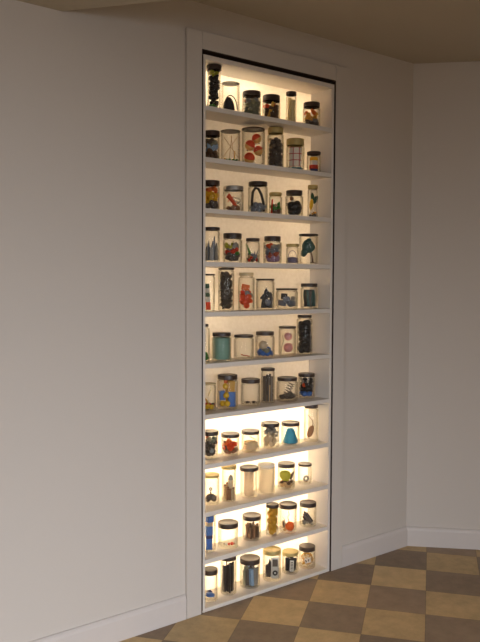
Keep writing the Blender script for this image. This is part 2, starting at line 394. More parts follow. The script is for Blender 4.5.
BL, GO = 'black', 'gold'
TABLE = {
1: [((.0770,.043,.0268,.1672,.1500),BL,'tall black-lidded glass jar of very dark pieces',1.08),
    ((.1741,.066,.0373,.1205,.1185),BL,'dark-rimmed glass jar holding a black arched shape',.98,1),
    ((.2814,.066,.0386,.1037,.0859),BL,'black-lidded glass jar of grey-green lumps',.96),
    ((.3859,.066,.0379,.1044,.0806),BL,'black-lidded glass jar with a golden stick',.96),
    ((.4962,.066,.0227,.1375,.1236),BL,'slim tall glass jar of pale yellow sticks',.98),
    ((.6148,.066,.0386,.1093,.0907),BL,'black-lidded glass jar of brown and yellow lumps',.92)],
2: [((.0828,.066,.0326,.1137,.0944),BL,'black-lidded glass jar of brown and bluish bits',1.0),
    ((.1751,.066,.04,.127,.1235),BL,'clear glass jar with thin crossed sticks',1.0,1),
    ((.2915,.066,.0481,.1503,.1455),BL,'large glass jar of red and yellow balls',1.0,1),
    ((.4103,.066,.0349,.169,.145),GO,'tall gold-lidded glass jar of dark round nuts',.92),
    ((.5218,.066,.0393,.136,.1078),GO,'gold-lidded glass jar with red checked paper',.96),
    ((.63,.066,.0307,.0943,.0820),BL,'small glass jar holding a banded stack',.98)],
3: [((.0825,.066,.0327,.1147,.0964),BL,'black-lidded glass jar of yellow and orange shapes',1.0),
    ((.1907,.066,.0417,.1018,.0855),'silver','silver-lidded glass jar with red-orange lizard shape',.96),
    ((.3169,.066,.0412,.1299,.1148),BL,'black-lidded glass jar with a black hoop',.94),
    ((.4122,.066,.0285,.0943,.0818),GO,'small gold-lidded glass jar of green and red bits',.92),
    ((.5175,.066,.039,.1105,.0918),BL,'black-lidded glass jar with a black lump',.90),
    ((.6258,.066,.0229,.1427,.1271),GO,'slim gold-lidded glass jar with yellow and green pieces',.95)],
4: [((.0830,.066,.0333,.1361,.1244),BL,'black-lidded glass jar of jagged grey shards',1.0),
    ((.1867,.066,.0396,.1169,.097),BL,'black-lidded glass jar of mixed red and yellow trinkets',.94),
    ((.2915,.066,.0298,.1017,.0895),BL,'black-lidded glass jar with a green shard',.95),
    ((.3973,.066,.0394,.1136,.0949),BL,'black-lidded glass jar of red and mauve trinkets',.88),
    ((.5098,.066,.0275,.0862,.0747),GO,'small gold-lidded glass jar half full of purple-grey sand',.98),
    ((.6032,.066,.0413,.1317,.1237),BL,'wide-lidded glass jar with a little dark tree',1.02,1)],
5: [((.0714,.066,.0236,.147,.1400),BL,'slim glass jar with a green, white and red strip',1.0,1),
    ((.1558,.066,.0327,.1715,.1640),BL,'tall glass jar full of dark discs',.98),
    ((.259,.066,.0342,.1535,.1398),'pale','pale-lidded glass jar of orange-red pieces',.86),
    ((.3589,.066,.0393,.1294,.1215),BL,'black-lidded glass jar of black cut-out shapes',.98,1),
    ((.4788,.066,.0477,.0889,.0810),BL,'short wide glass jar of dark grey chunks',.97,1),
    ((.6088,.066,.0377,.11,.0949),BL,'black-lidded glass jar of dark grey-green strands',.96)],
6: [((.0530,.066,.0187,.1487,.139),BL,'narrow black-capped glass bottle half hidden by cabinet side',.72),
    ((.1335,.066,.0395,.1124,.0985),BL,'black-lidded glass jar full of teal granules',.93),
    ((.2465,.066,.042,.0995,.0890),BL,'nearly empty black-lidded glass jar with reddish twig',.93),
    ((.3593,.066,.0415,.1081,.0930),BL,'black-lidded glass jar with pale ball over blue',.92),
    ((.4839,.066,.0378,.1258,.1169),BL,'black-lidded glass jar of two pink balls',.98),
    ((.5837,.066,.0350,.1715,.1600),BL,'tall black-lidded glass jar full of black lumps',.88)],
7: [((.0790,.0780,.0297,.1090,.1040),'pale','pale-lidded glass jar with yellow and red toy bits',1.0,1),
    ((.1659,.0689,.0427,.138,.1200),BL,'black-lidded glass jar of yellow and blue blocks',.94),
    ((.294,.0800,.0413,.1098,.0940),BL,'nearly empty black-lidded glass jar with dark bugs',.94),
    ((.3964,.0900,.0295,.1462,.1360),BL,'tall black-lidded glass jar of grey-brown sticks',1.0),
    ((.4943,.0762,.0468,.101,.0880),BL,'wide black-lidded glass jar with metal springs',.92),
    ((.6150,.0840,.0371,.1089,.0950),BL,'black-lidded glass jar of dark bits with orange piece',.98)],
8: [((.0945,.0880,.0312,.109,.0930),BL,'black-lidded glass jar of dark bits with a coin',1.08),
    ((.1896,.0808,.0377,.0878,.0740),BL,'black-lidded glass jar with red-orange lumps',1.0),
    ((.2964,.0819,.0381,.0869,.0740),BL,'black-lidded glass jar with cream coil and ribbon',1.0),
    ((.4078,.0858,.0392,.1063,.0910),BL,'black-lidded glass jar of beige shell scraps',1.0),
    ((.5192,.0809,.0409,.0968,.0830),BL,'black-lidded glass jar holding a turquoise cone',.98),
    ((.6361,.0746,.0326,.1640,.1480),BL,'tall glass jar with a dried brown leaf',.92)],
9: [((.1000,.0870,.0325,.1195,.1090),GO,'gold-lidded glass jar with dark winged piece',.98),
    ((.1807,.0776,.0295,.1446,.1330),GO,'tall gold-lidded glass jar of brown bolts',1.06),
    ((.2835,.0747,.0360,.1245,.1110),BL,'black-lidded glass jar with white mesh roll',1.08),
    ((.3712,.0657,.0370,.1242,.1170),'white','white-lidded glass jar full of white powder',1.0),
    ((.4878,.0707,.0382,.1104,.0950),BL,'black-lidded glass jar with yellow-green lump',.98),
    ((.6059,.0799,.031,.0891,.0800),BL,'small black-lidded glass jar with little silver piece',.98)],
10: [((.0800,.077,.0290,.156,.1480),BL,'tall black-lidded glass jar of blue blocks',1.0),
    ((.1698,.0676,.0417,.1013,.0830),BL,'wide black-lidded glass jar with tiny red bits',1.0),
    ((.3066,.0834,.0395,.1012,.0840),BL,'black-lidded glass jar of brown bark sticks',1.0),
    ((.4061,.0664,.0281,.1335,.1200),BL,'slim black-lidded glass jar of ochre balls',.98),
    ((.489,.0592,.0389,.1216,.1050),BL,'black-lidded glass jar with spotted orange ball',1.0),
    ((.6142,.0666,.0379,.1043,.0870),BL,'black-lidded glass jar of grey-black rods',.98)],
11: [((.0720,.0552,.0300,.1264,.1080),BL,'black-lidded glass jar with a blue lump',1.0),
    ((.1715,.0659,.0331,.1536,.1400),BL,'tall black-lidded glass jar of black strips',.95),
    ((.2871,.0697,.0427,.1187,.0990),BL,'wide black-lidded glass jar of grey-blue paper rolls',1.0),
    ((.4034,.0646,.0397,.1315,.1130),GO,'gold-lidded glass jar with small silver music player',.98),
    ((.5178,.0744,.0368,.0932,.0790),GO,'gold-lidded glass jar with black striped-label box',.98),
    ((.6178,.0735,.0374,.0959,.0780),BL,'black-lidded glass jar of beige loops and tag',.98)],
}
for row, lst in TABLE.items():
    for k, e_ in enumerate(lst):
        (x,y,r,top,lb), lid, desc, q = e_[:4]
        make_jar(row, k, x, y, r, top, lb, lid, desc, q, len(e_) > 4)

# ------------------------------------------------------------------ contents
def col(n, rgb, rough=.5, **k): return mat('content_'+n, rgb, rough, **k)
TRL = dict(red=.35,orange=.4,orred=.4,yellow=.4,gold=.4,butter=.5,coral=.45,paleyel=.4,cream=.5,white=.4,green=.3,blue=.25,lblue=.3,turq=.5,pink=.5,lime=.4,beige=.3,ochre=.3,tan=.2)
C = {n: col(n, c, transl=TRL.get(n,0)) for n, c in dict(
 blackish=(50,43,38), dark=(94,82,71), grey=(146,140,131), slate=(118,122,132), greygreen=(136,134,112), red=(226,74,48), orange=(242,134,60), orred=(242,100,54),
 yellow=(246,208,60), coral=(252,116,74), butter=(255,230,150), gold=(230,182,82), paleyel=(255,244,205), brown=(146,104,72), dbrown=(106,78,56), tan=(208,176,130), cream=(246,230,196), white=(242,238,230),
 green=(88,150,70), dgreen=(58,92,62), teal=(110,150,136), blue=(84,126,200), lblue=(158,186,214), navy=(56,60,104), turq=(98,182,214), pink=(246,192,184), mauve=(164,130,156),
 purple=(156,146,172), ochre=(214,166,52), lime=(206,202,76), redbrown=(176,84,56), bluegreen=(100,140,146), beige=(216,198,168), forest=(58,92,86)).items()}
C['steel'] = col('steel', (150,145,138), .35, metal=.7); C['coin'] = col('coin', (140,140,134), .4, metal=.5)
C['teal_gran'] = col('teal_gran', (140,178,162), .7, bump=1, bscale=300, vary=.35, transl=.2)
C['sand'] = col('sand', (128,118,140), .8, bump=.8, bscale=350, vary=.3)
C['powder'] = col('powder', (246,240,230), .9, bump=.3, bscale=200, transl=.9)
def place(j, name, bm, m, f, rot=(0,0,0), label=None, cat=None, group=None, kind=None, smooth=True):
    """f = (x,y,z) in fractions of inner radius, inner radius and inner height"""
    o = obj(name, bm, m, None, smooth)
    o.matrix_world = j.M @ Matrix.Translation((f[0]*j.R, f[1]*j.R, j.z0+f[2]*j.H)) @ Euler(rot).to_matrix().to_4x4()
    if label: tagc(j, o, label, cat, group, kind)
    return o
def where(j): return f'in the {ORD[j.k]} jar of the {ROWN[j.row-1]} row'
def tagc(j, o, label, cat, group=None, kind=None):
    tag(o, f'{label} {where(j)}', cat, (f'{group} {where(j)}' if group else None), kind)
def rootc(j, name, f, rot, label, cat, group=None):
    o = bpy.data.objects.new(name, None); COL.objects.link(o); o.empty_display_size = .01
    o.matrix_world = j.M @ Matrix.Translation((f[0]*j.R, f[1]*j.R, j.z0+f[2]*j.H)) @ Euler(rot).to_matrix().to_4x4()
    tagc(j, o, label, cat, group); return o
def piece_bm(shape, s, R):
    if shape == 'blob': return blob(s, R.random()*99, 2, .2, (1, R.uniform(.75,1), R.uniform(.65,.95)))
    if shape == 'nut': return blob(s, R.random()*99, 2, .07, (1,1,.92))
    if shape == 'box': return box(s*1.25, s*1.1, s*.95, s*.12)
    if shape == 'chip': return box(s*1.6, s*.9, s*.35, s*.08)
    if shape == 'stick': return cyl(s*.34, s*2.2, n=10)
    if shape == 'disc': return cyl(s*.98, s*.28, n=18)
    if shape == 'ball': return ball(s)
    if shape == 'shard': return prism([(-s*.6,-s*.7),(s*.3,-s*.9),(s*.75,-.1*s),(s*.1,s),(-s*.5,s*.2)], s*.5, s*.06)
    if shape == 'ring': return torus(s*.72, s*.2, 18, 6)
SH_CAT = {'blob':'lump','nut':'nut','box':'block','chip':'chip','stick':'stick','disc':'disc','ball':'ball','shard':'shard','ring':'ring'}
def heap(j, specs, zmax=1.0, pack=.76, placed=None, z0=0):
    """drop pieces one by one on the lowest free spot; specs = (count, shape, material, size fraction of R, name, label)"""
    R = random.Random(j.row*17+j.k*5+int(zmax*100))
    P = placed if placed is not None else []
    for n, shape, m, sz, name, label in specs:
        todo = []
        for i in range(max(1, round(n*1.7)) if n > 2 else n):
            s = sz*1.06*j.R*R.uniform(.9, 1.08); best = None
            for _ in range(50):
                a = R.random()*2*PI; d = (j.R-s*.92)*math.sqrt(R.random())
                x, y = d*math.cos(a), d*math.sin(a); z = s*.92 + z0*j.H
                for (px,py,pz,ps) in P:
                    dd = (px-x)**2+(py-y)**2; rr = (s+ps)*pack
                    if dd < rr*rr: z = max(z, pz+math.sqrt(rr*rr-dd))
                if best is None or z < best[2]: best = (x,y,z)
            x, y, z = best
            if z + s*.8 > zmax*j.H + .002: continue
            P.append((x,y,z,s)); todo.append((x,y,z,s))
        for (x,y,z,s) in todo:
            o = obj(name, piece_bm(shape, s*1.17, R), C[m])
            rot = (R.uniform(-.5,.5), R.uniform(-.5,.5), R.uniform(0,6)) if shape not in ('stick','disc') else (R.uniform(.2,1.4), R.uniform(-.6,.6), R.uniform(0,6))
            o.matrix_world = j.M @ Matrix.Translation((x,y,j.z0+z)) @ Euler(rot).to_matrix().to_4x4()
            tagc(j, o, label, SH_CAT[shape], (label if len(todo) > 1 else None))
    return P
def upright(j, n, m, rad, hgt, name, label, cat, flat=False, tilt=.08, seed=1):
    R = random.Random(j.row*31+j.k+seed); pts = []
    for i in range(n):
        for t in range(200):
            a = R.random()*2*PI; d = (1-rad*1.1-.05)*math.sqrt(R.random()); x, y = d*math.cos(a), d*math.sin(a)
            if all((x-p)**2+(y-q)**2 > (2*rad*.98)**2 for p, q in pts): break
        else: continue
        pts.append((x,y))
    for (x,y) in pts:
        h = hgt*R.uniform(.84,1.0); l = h*j.H; rr = rad*j.R
        if flat: bm = box(rr*1.9, rr*.7, l, rr*.15)
        else: bm = cyl(rr, l, n=10)
        k = .6
        place(j, name, bm, C[m], (x*k/.6, y*k/.6, h/2+.01), (R.uniform(-tilt,tilt)*.3, R.uniform(-tilt,tilt)*.3, R.uniform(0,6)), label, cat, label)

g = lambda r, k: J[(r,k)]
# --- row 1
j = g(1,1)
P = heap(j, [(3,'blob','green',.34,'green_pebble','green pebble at the bottom'),(26,'blob','blackish',.44,'dark_lump','near-black lump')], .93)
heap(j, [(3,'blob','lime',.36,'leafy_lump','bright green lump on top of dark ones')], 1.12, .8, P)
j = g(1,2)
arc = [(-.9+1.5*math.cos(a)*.55+.35, 1.1*math.sin(a)) for a in [PI*i/10 for i in range(11)]]
R_, H_ = j.R, j.H
poly = [(R_*(.72*math.cos(PI*i/14)), H_*.56*math.sin(PI*i/14)) for i in range(15)]
place(j, 'black_dome', prism(poly, R_*.6, .001), C['blackish'], (-.2,.05,0.01), (0,0,0), 'solid black dome shape standing', 'dome')
place(j, 'black_hoop', tube([(R_*.80*math.cos(a), 0, H_*.56*math.sin(a)) for a in [PI*.02+PI*.96*i/16 for i in range(17)]], R_*.055), C['blackish'], (.0,-.44,.05), (0,0,0), 'thin black hoop standing before a black dome', 'hoop')
j = g(1,3)
heap(j, [(11,'blob','greygreen',.34,'grey_lump','grey-green lump'),(3,'blob','slate',.3,'slate_lump','bluish grey lump'),(4,'blob','redbrown',.28,'red_lump','dull red lump'),(4,'blob','dark',.3,'dark_lump','dark lump')], 1.0)
j = g(1,4)
place(j, 'golden_stick', cyl(j.R*.18, j.H*1.0), C['gold'], (-.05,-.68,.53), (0,.32,0), 'golden stick leaning upright', 'stick')
place(j, 'yellow_block', box(j.R*.42, j.R*.4, j.R*.7, .002), C['tan'], (.35,-.2,.86), (.2,.3,.2), 'tan block resting on dark lumps', 'block')
heap(j, [(11,'blob','dbrown',.33,'brown_lump','dark brown lump'),(5,'blob','red',.29,'red_lump','deep red lump'),(4,'blob','redbrown',.3,'rusty_lump','rust-coloured lump')], .95)
j = g(1,5)
upright(j, 13, 'paleyel', .17, .98, 'pale_stick', 'pale yellow upright stick', 'stick')
j = g(1,6)
heap(j, [(4,'blob','dark',.34,'dark_lump','dark brown lump'),(2,'blob','grey',.36,'grey_lump','grey lump'),(4,'box','gold',.36,'yellow_block','dull yellow block'),(2,'blob','orange',.36,'orange_lump','orange lump near the top')], 1.02)
# --- row 2
j = g(2,1)
heap(j, [(7,'blob','dbrown',.34,'brown_lump','dark brown lump'),(4,'shard','lblue',.36,'blue_shard','pale bluish shard'),(3,'blob','greygreen',.34,'grey_lump','grey-green lump'),(3,'blob','dark',.34,'dark_lump','dark lump on top')], 1.0)
j = g(2,2)
for i, (x, a, y) in enumerate(((-.05,.62,-.2),(.1,-.62,0),(.0,.1,.25),(.25,-.15,.4))):
    place(j, 'thin_stick', cyl(j.R*.025, j.H*.92, n=8), C['tan'], (x,y,.5), (0,a,0), 'thin tan stick crossing others', 'stick', 'thin tan stick')
heap(j, [(9,'blob','green',.13,'green_bit','small green bit on the bottom'),(4,'blob','ochre',.13,'yellow_bit','small yellow bit on the bottom')], .25)
place(j, 'yellow_stick', cyl(j.R*.05, j.H*.32, n=8), C['gold'], (.45,-.35,.2), (0,.05,0), 'short yellow stick', 'stick')
j = g(2,3)
for i, (x, y, z, rx, ry) in enumerate(((-.30,-.15,.58,.3,.5),(.30,.25,.81,.2,-.5),(-.35,-.2,.19,.5,.2),(.46,-.1,.42,.1,-.4))):
    nm = ['upper left','topmost','lower left','right'][i]; s = j.R*(.47,.44,.50,.44)[i]
    rt = rootc(j, 'fishing_float', (x,y,z), (rx,ry,0), f'red and yellow ball, {nm} of four,', 'ball')
    flip = (i in (2,))
    obj('red_half', half_ball(s, True), C['coral'], rt); obj('yellow_half', half_ball(s, False), C['butter'], rt)
    obj('tip', cyl(s*.12, s*.25, n=10), C['blackish'], rt, True, (0,0,-s*1.08))
j = g(2,4)
heap(j, [(26,'nut','dark',.32,'dark_nut','dark brown nut'),(9,'nut','tan',.28,'tan_nut','tan nut among dark ones')], .92, .86)
j = g(2,5)
def grid_mat():
    m = mat('red_checked_paper', (238,228,214), .8); nt = m.node_tree; b = nt.nodes['Principled BSDF']
    tc = nt.nodes.new('ShaderNodeTexCoord'); br = nt.nodes.new('ShaderNodeTexBrick')
    mp = nt.nodes.new('ShaderNodeMapping'); mp.inputs['Rotation'].default_value = (PI/2,0,0); mp.inputs['Location'].default_value = (.009,0,.004)
    br.offset = 0; br.inputs['Scale'].default_value = 1; br.inputs['Brick Width'].default_value = .026; br.inputs['Row Height'].default_value = .027; br.inputs['Mortar Size'].default_value = .0016
    br.inputs['Color1'].default_value = br.inputs['Color2'].default_value = (*lin((238,228,214)),1); br.inputs['Mortar'].default_value = (*lin((196,52,40)),1)
    br.inputs['Mortar Smooth'].default_value = 0
    nt.links.new(tc.outputs['Object'], mp.inputs[0]); nt.links.new(mp.outputs[0], br.inputs[0]); nt.links.new(br.outputs[0], b.inputs['Base Color'])
    return m
a0 = [-PI*.5+ (i-8)/8*1.05 for i in range(17)]
bm = new(); rr = j.R*.86
outer = [(rr*math.cos(a), rr*math.sin(a)) for a in a0]; inner = [((rr-.0012)*math.cos(a), (rr-.0012)*math.sin(a)) for a in a0][::-1]
bm = poly_slab(outer+inner, 0, j.H*.86)
place(j, 'checked_paper', bm, grid_mat(), (0,0,.12), (0,0,0), 'curled white paper with red checked lines', 'paper')
heap(j, [(16,'blob','bluegreen',.16,'blue_green_bit','small blue-green bit on the bottom')], .22)
j = g(2,6)
rt = rootc(j, 'banded_stack', (0,-.05,.0), (0,0,.1), 'stack banded yellow, white, red and navy', 'stack')
for z0, z1, c, w in ((0,.22,'navy',.66),(.22,.46,'red',.70),(.46,.74,'white',.62),(.74,.95,'yellow',.64)):
    obj('band', cyl(j.R*w, (z1-z0)*j.H-.0004, .0015, 24, j.z0*0+z0*j.H), C[c], rt)
# --- row 3
j = g(3,1)
heap(j, [(6,'blob','dark',.34,'dark_lump','dark lump at the bottom'),(4,'disc','yellow',.46,'yellow_disc','yellow disc'),(2,'stick','red',.5,'red_stick','red stick'),(3,'blob','orange',.36,'orange_lump','orange lump')], 1.0, .74)
j = g(3,2)
rt = rootc(j, 'lizard_toy', (0,-.15,.05), (0,0,.1), 'red-orange lizard-shaped toy', 'toy')
Rr, Hh = j.R, j.H
obj('body', tube([(-Rr*.62,0,Hh*.78),(-Rr*.5,0,Hh*.74),(-Rr*.3,0,Hh*.60),(-Rr*.05,-Rr*.05,Hh*.42),(Rr*.15,0,Hh*.26),(Rr*.38,0,Hh*.14),(Rr*.6,0,Hh*.06)], Rr*.27, 10, Rr*.1), C['orred'], rt)
for a, b in (((-.35,.64),(-.6,.4)),((-.3,.6),(0,.72)),((.05,.36),(-.18,.14)),((.12,.3),(.36,.42))):
    obj('leg', tube([(a[0]*Rr,0,a[1]*Hh),((a[0]+b[0])/2*Rr,-Rr*.1,(a[1]+b[1])/2*Hh),(b[0]*Rr,-Rr*.05,b[1]*Hh)], Rr*.06, 8, Rr*.03), C['orred'], rt)
R2 = random.Random(5)
place(j, 'wire_tangle', tube([(Rr*.55*math.sin(1.9*t), Rr*.35*math.cos(1.3*t), Hh*(.38+.36*math.sin(.83*t))) for t in [i*.35 for i in range(40)]], Rr*.022, 6), C['blackish'], (.2,.35,.0), (0,0,0), 'thin black wire squiggle', 'wire')
heap(j, [(3,'blob','brown',.26,'brown_lump','brown lump beside the lizard')], .4, .8, [(0,0,0,.3*j.R)])
j = g(3,3)
Rr, Hh = j.R, j.H
place(j, 'black_hoop', tube([(-Rr*.62,0,0),(-Rr*.64,0,Hh*.4),(-Rr*.55,0,Hh*.78),(-Rr*.28,0,Hh*.95),(Rr*.05,0,Hh*.92),(Rr*.38,0,Hh*.68),(Rr*.6,0,Hh*.36),(Rr*.66,0,0)], Rr*.15, 10), C['blackish'], (0,-.1,.03), (0,0,0), 'thick black hoop reaching the top', 'hoop')
heap(j, [(9,'blob','slate',.3,'slate_lump','dark slate lump at the bottom')], .4, .8, [(.62*j.R,-.1*j.R,.1*j.R,.2*j.R),(-.62*j.R,-.1*j.R,.1*j.R,.2*j.R)])
j = g(3,4)
place(j, 'red_stick', cyl(j.R*.14, j.H*.85), C['red'], (-.58,-.3,.45), (0,.06,0), 'red stick leaning at the left', 'stick')
P = [(-.58*j.R,-.3*j.R,.1*j.H,.15*j.R),(-.58*j.R,-.3*j.R,.35*j.H,.15*j.R)]
heap(j, [(4,'blob','dbrown',.33,'dark_lump','dark brown lump at the bottom'),(5,'blob','green',.36,'green_lump','green lump'),(1,'blob','tan',.3,'tan_lump','tan lump'),(1,'shard','green',.36,'green_shard','green shard on top')], .98, .8, P)
j = g(3,5)
place(j, 'white_card', box(j.R*1.0, .002, j.H*.62, .0006), C['white'], (.1,.45,.52), (-.15,.1,0), 'white card standing at the back', 'card')
heap(j, [(12,'blob','blackish',.36,'black_lump','black lump'),(2,'blob','slate',.4,'slate_lump','slate grey lump')], .82)
place(j, 'dark_peg', blob(j.R*.3, 3), C['brown'], (-.35,.0,.93), (0,0,0), 'brown peg under the lid', 'lump')
j = g(3,6)
place(j, 'yellow_pod', blob(j.R*.62, 4, 3, .06, (.72,.72,2.0)), C['yellow'], (-.28,-.1,.48), (0,.12,0), 'long yellow pod', 'pod')
for i, (x,z,a) in enumerate(((.3,.52,.5),(.05,.62,-.1),(.45,.5,.2))):
    place(j, 'dark_leaf', leaf(j.H*.32, j.R*.8), C['dgreen'], (x*.8,.0+.15*i,z), (0,a,0), 'dark green leaf near the top', 'leaf', 'dark green leaf')
heap(j, [(5,'blob','dark',.3,'dark_bit','dark bit at the bottom'),(2,'blob','gold',.3,'golden_bit','golden bit near the bottom')], .4, .8, [(-.28*j.R,-.1*j.R,.3*j.H,.4*j.R)])
# --- row 4
j = g(4,1)
for i, (x,y,h,w) in enumerate(((-.45,0,.72,.26),(-.02,-.3,.6,.3),(.3,.1,.86,.24),(.62,-.1,.62,.2),(.0,.4,.5,.3),(-.65,-.4,.5,.2))):
    a = j.R*w
    place(j, 'grey_shard', prism([(-a,0),(a,0),(a*.9,j.H*h*.55),(a*.35,j.H*h),(-a*.3,j.H*h*.7),(-a*.8,j.H*h*.8)], j.R*.3, .001), C[('slate','grey')[i%2]], (x,y,.01), (0,0,.2*i), ('bluish grey','light grey')[i%2]+' jagged shard', 'shard', ('bluish grey','light grey')[i%2]+' jagged shard')
j = g(4,2)
heap(j, [(7,'blob','dark',.32,'dark_lump','dark lump'),(2,'blob','green',.28,'green_lump','green lump low at the right'),(3,'blob','red',.29,'red_lump','red lump'),(4,'shard','grey',.34,'grey_shard','grey shard'),(3,'blob','lime',.3,'yellow_lump','yellow-green lump'),(3,'blob','blackish',.3,'black_lump','black lump')], .86)
place(j, 'upright_wire', cyl(j.R*.03, j.H*.9, n=8), C['dark'], (.08,-.55,.5), (0,0,0), 'thin dark wire standing upright', 'wire')
j = g(4,3)
a = j.R
place(j, 'green_shard', prism([(-a*.2,0),(a*.22,.0),(-a*.1,j.H*.62),(-a*.34,j.H*.66)], a*.16, .001), C['green'], (-.3,-.2,.32), (0,-.25,0), 'tall green shard', 'shard')
place(j, 'grey_shard', prism([(-a*.3,0),(a*.3,0),(a*.42,j.H*.75),(a*.12,j.H*.3),(-a*.15,j.H*.55)], a*.2, .001), C['slate'], (.2,-.45,.05), (0,.15,0), 'forked grey shard', 'shard')
heap(j, [(3,'blob','dark',.34,'dark_lump','dark lump at the bottom'),(3,'blob','red',.3,'red_lump','red lump'),(2,'blob','tan',.32,'tan_lump','tan lump'),(3,'blob','slate',.32,'slate_lump','slate lump')], .66)
j = g(4,4)
heap(j, [(6,'blob','mauve',.32,'mauve_lump','mauve lump'),(5,'blob','redbrown',.3,'red_lump','dull red lump'),(5,'blob','slate',.31,'slate_lump','bluish lump'),(4,'blob','grey',.3,'grey_lump','grey lump'),(3,'blob','orred',.27,'orange_lump','orange-red lump near the top')], 1.0)
j = g(4,5)
place(j, 'purple_sand', lathe([(0,0),(j.R*.93,0),(j.R*.98,j.H*.1),(j.R*.98,j.H*.36),(j.R*.5,j.H*.40),(0,j.H*.42)], 24), C['sand'], (0,0,0), (0,0,0), 'purple-grey sand filling the bottom', 'sand', None, 'stuff')
place(j, 'arched_wire', tube([(j.R*.74*math.cos(a), 0, j.H*.46*math.sin(a)) for a in [PI*i/14 for i in range(15)]], j.R*.05), C['purple'], (0,-.35,.38), (0,0,0), 'arched purple wire above the sand', 'wire')
j = g(4,6)
rt = rootc(j, 'little_tree', (.0,0,0), (0,0,0), 'dark little tree with a drooping crown', 'tree')
Rr, Hh = j.R, j.H
obj('trunk', tube([(Rr*.5,0,0.001),(Rr*.46,0,Hh*.12),(Rr*.38,0,Hh*.3),(Rr*.2,0,Hh*.5),(0,0,Hh*.7)], Rr*.12, 8, Rr*.06), C['dbrown'], rt)
obj('root', cyl(Rr*.28, Hh*.03, n=14), C['dbrown'], rt, True, (Rr*.5,0,Hh*.016))
R3 = random.Random(9)
for i in range(16):
    x = R3.uniform(-.5,.5); z = R3.uniform(.56,.86)
    if i < 4: x = -.5+.12*i; z = .44+.04*i
    obj('foliage', blob(Rr*.42, i, 2, .3, (1,1,1.3)), C['forest'], rt, True, (Rr*x, Rr*R3.uniform(-.35,.35), Hh*z))
# --- row 5
j = g(5,1)
rt = rootc(j, 'striped_strip', (-.1,-.1,.0), (0,-.06,0), 'upright strip banded green, white and red', 'strip')
for z0, z1, c in ((0,.24,'orred'),(.24,.40,'white'),(.40,.53,'dgreen'),(.53,.66,'white'),(.66,.80,'dgreen')):
    obj('band', box(j.R*.95, j.R*.5, (z1-z0)*j.H-.0003, .0008), C[c], rt, True, (0,0,(z0+z1)/2*j.H+.0008))
j = g(5,2)
heap(j, [(60,'disc','dark',.38,'dark_disc','dark disc')], .97, .62)
for z in (.47,.68): place(j, 'ringed_disc', torus(j.R*.34, j.R*.06), C['coin'], (.12,-.86,z), (PI/2,0,0), 'pale ring facing the front', 'ring', 'pale ring facing the front')
j = g(5,3)
heap(j, [(4,'blob','orred',.44,'red_orange_lump','red-orange lump low down'),(2,'blob','grey',.36,'grey_lump','grey-brown lump low down'),(4,'blob','red',.40,'red_lump','deep red lump')], .62, .84)
place(j, 'orange_block', box(j.R*.95, j.R*.7, j.R*.78, .002), C['orange'], (-.12,-.1,.70), (.1,.18,.3), 'orange block on top of red lumps', 'block')
j = g(5,4)
a = j.R
kn = [(-.3,0),(.35,0),(.32,.5),(.42,.8),(.3,1.25),(.05,1.5),(-.05,1.3),(-.42,1.1),(-.4,.92),(-.05,.9),(-.2,.5)]
for i, (x,y,s,fl,rz) in enumerate(((-.30,-.2,.72,1,.1),(.2,.1,1.02,-1,-.2),(.58,-.25,.82,1,.3),(-.05,-.5,.55,-1,0))):
    place(j, 'black_cutout', prism([(fl*u*a*s*.95, v*a*s*1.55) for u, v in (kn if fl>0 else kn)], a*.16, .0008), C['blackish'], (x,y,.01), (0,0,rz), 'flat black horse-head cut-out', 'cut-out', 'flat black horse-head cut-out')
place(j, 'slate_piece', blob(a*.42, 2, 2, .2), C['slate'], (.3,-.42,.22), (0,0,0), 'slate grey lump before black cut-outs', 'lump')
j = g(5,5)
place(j, 'black_block', box(j.R*.55, j.R*.5, j.R*.55, .002), C['blackish'], (-.25,-.25,.72), (0,.05,.2), 'black block on grey chunks', 'block')
heap(j, [(7,'box','slate',.42,'slate_block','slate grey chunk'),(5,'blob','dark',.40,'dark_lump','dark lump'),(3,'box','grey',.3,'grey_block','light grey chunk')], .72, .86)
j = g(5,6)
for i in range(17):
    a = i*2.4; d = .10+.60*math.sqrt(i/17); x, y = d*math.cos(a)*j.R, d*math.sin(a)*j.R
    place(j, 'dark_strand', tube([(x*.9+.12*j.R*math.sin(u*3+i), y*.9+.12*j.R*math.cos(u*2.3+i), j.H*(.03+.9*u)) for u in [q/9 for q in range(10)]], j.R*.17, 8), C[('dark','forest')[i%2]], (0,0,0), (0,0,0), ('dark grey','dark green')[i%2]+' upright strand', 'strand', ('dark grey','dark green')[i%2]+' upright strand')
# --- row 6
j = g(6,1)
heap(j, [(5,'blob','green',.48,'green_lump','green lump')], .45)
j = g(6,2)
place(j, 'teal_granules', lathe([(0,0),(j.R*.92,0),(j.R*.99,j.H*.08),(j.R*.99,j.H*.96),(j.R*.9,j.H*1.02),(j.R*.4,j.H*1.0),(0,j.H*1.03)], 32), C['teal_gran'], (0,0,0), (0,0,0), 'teal granules filling the jar', 'granules', None, 'stuff')
j = g(6,3)
place(j, 'reddish_twig', tube([(-j.R*.3,0,j.H*.17),(-j.R*.05,0,j.H*.1),(j.R*.25,0,j.H*.09),(j.R*.62,.0,j.H*.04)], j.R*.06, 8), C['redbrown'], (0,-.3,.02), (0,0,0), 'short reddish twig on the bottom', 'twig')
j = g(6,4)
place(j, 'pale_ball', ball(j.R*.5), C['beige'], (-.2,0,.56), (0,0,0), 'pale grey ball above blue pieces', 'ball')
heap(j, [(9,'blob','blue',.3,'blue_lump','blue lump at the bottom'),(4,'blob','greygreen',.26,'green_lump','grey-green lump at the bottom')], .40)
j = g(6,5)
place(j, 'pink_ball', blob(j.R*.62,1,3,.05), C['pink'], (.12,-.05,.27), (0,0,0), 'pink ball at the bottom', 'ball')
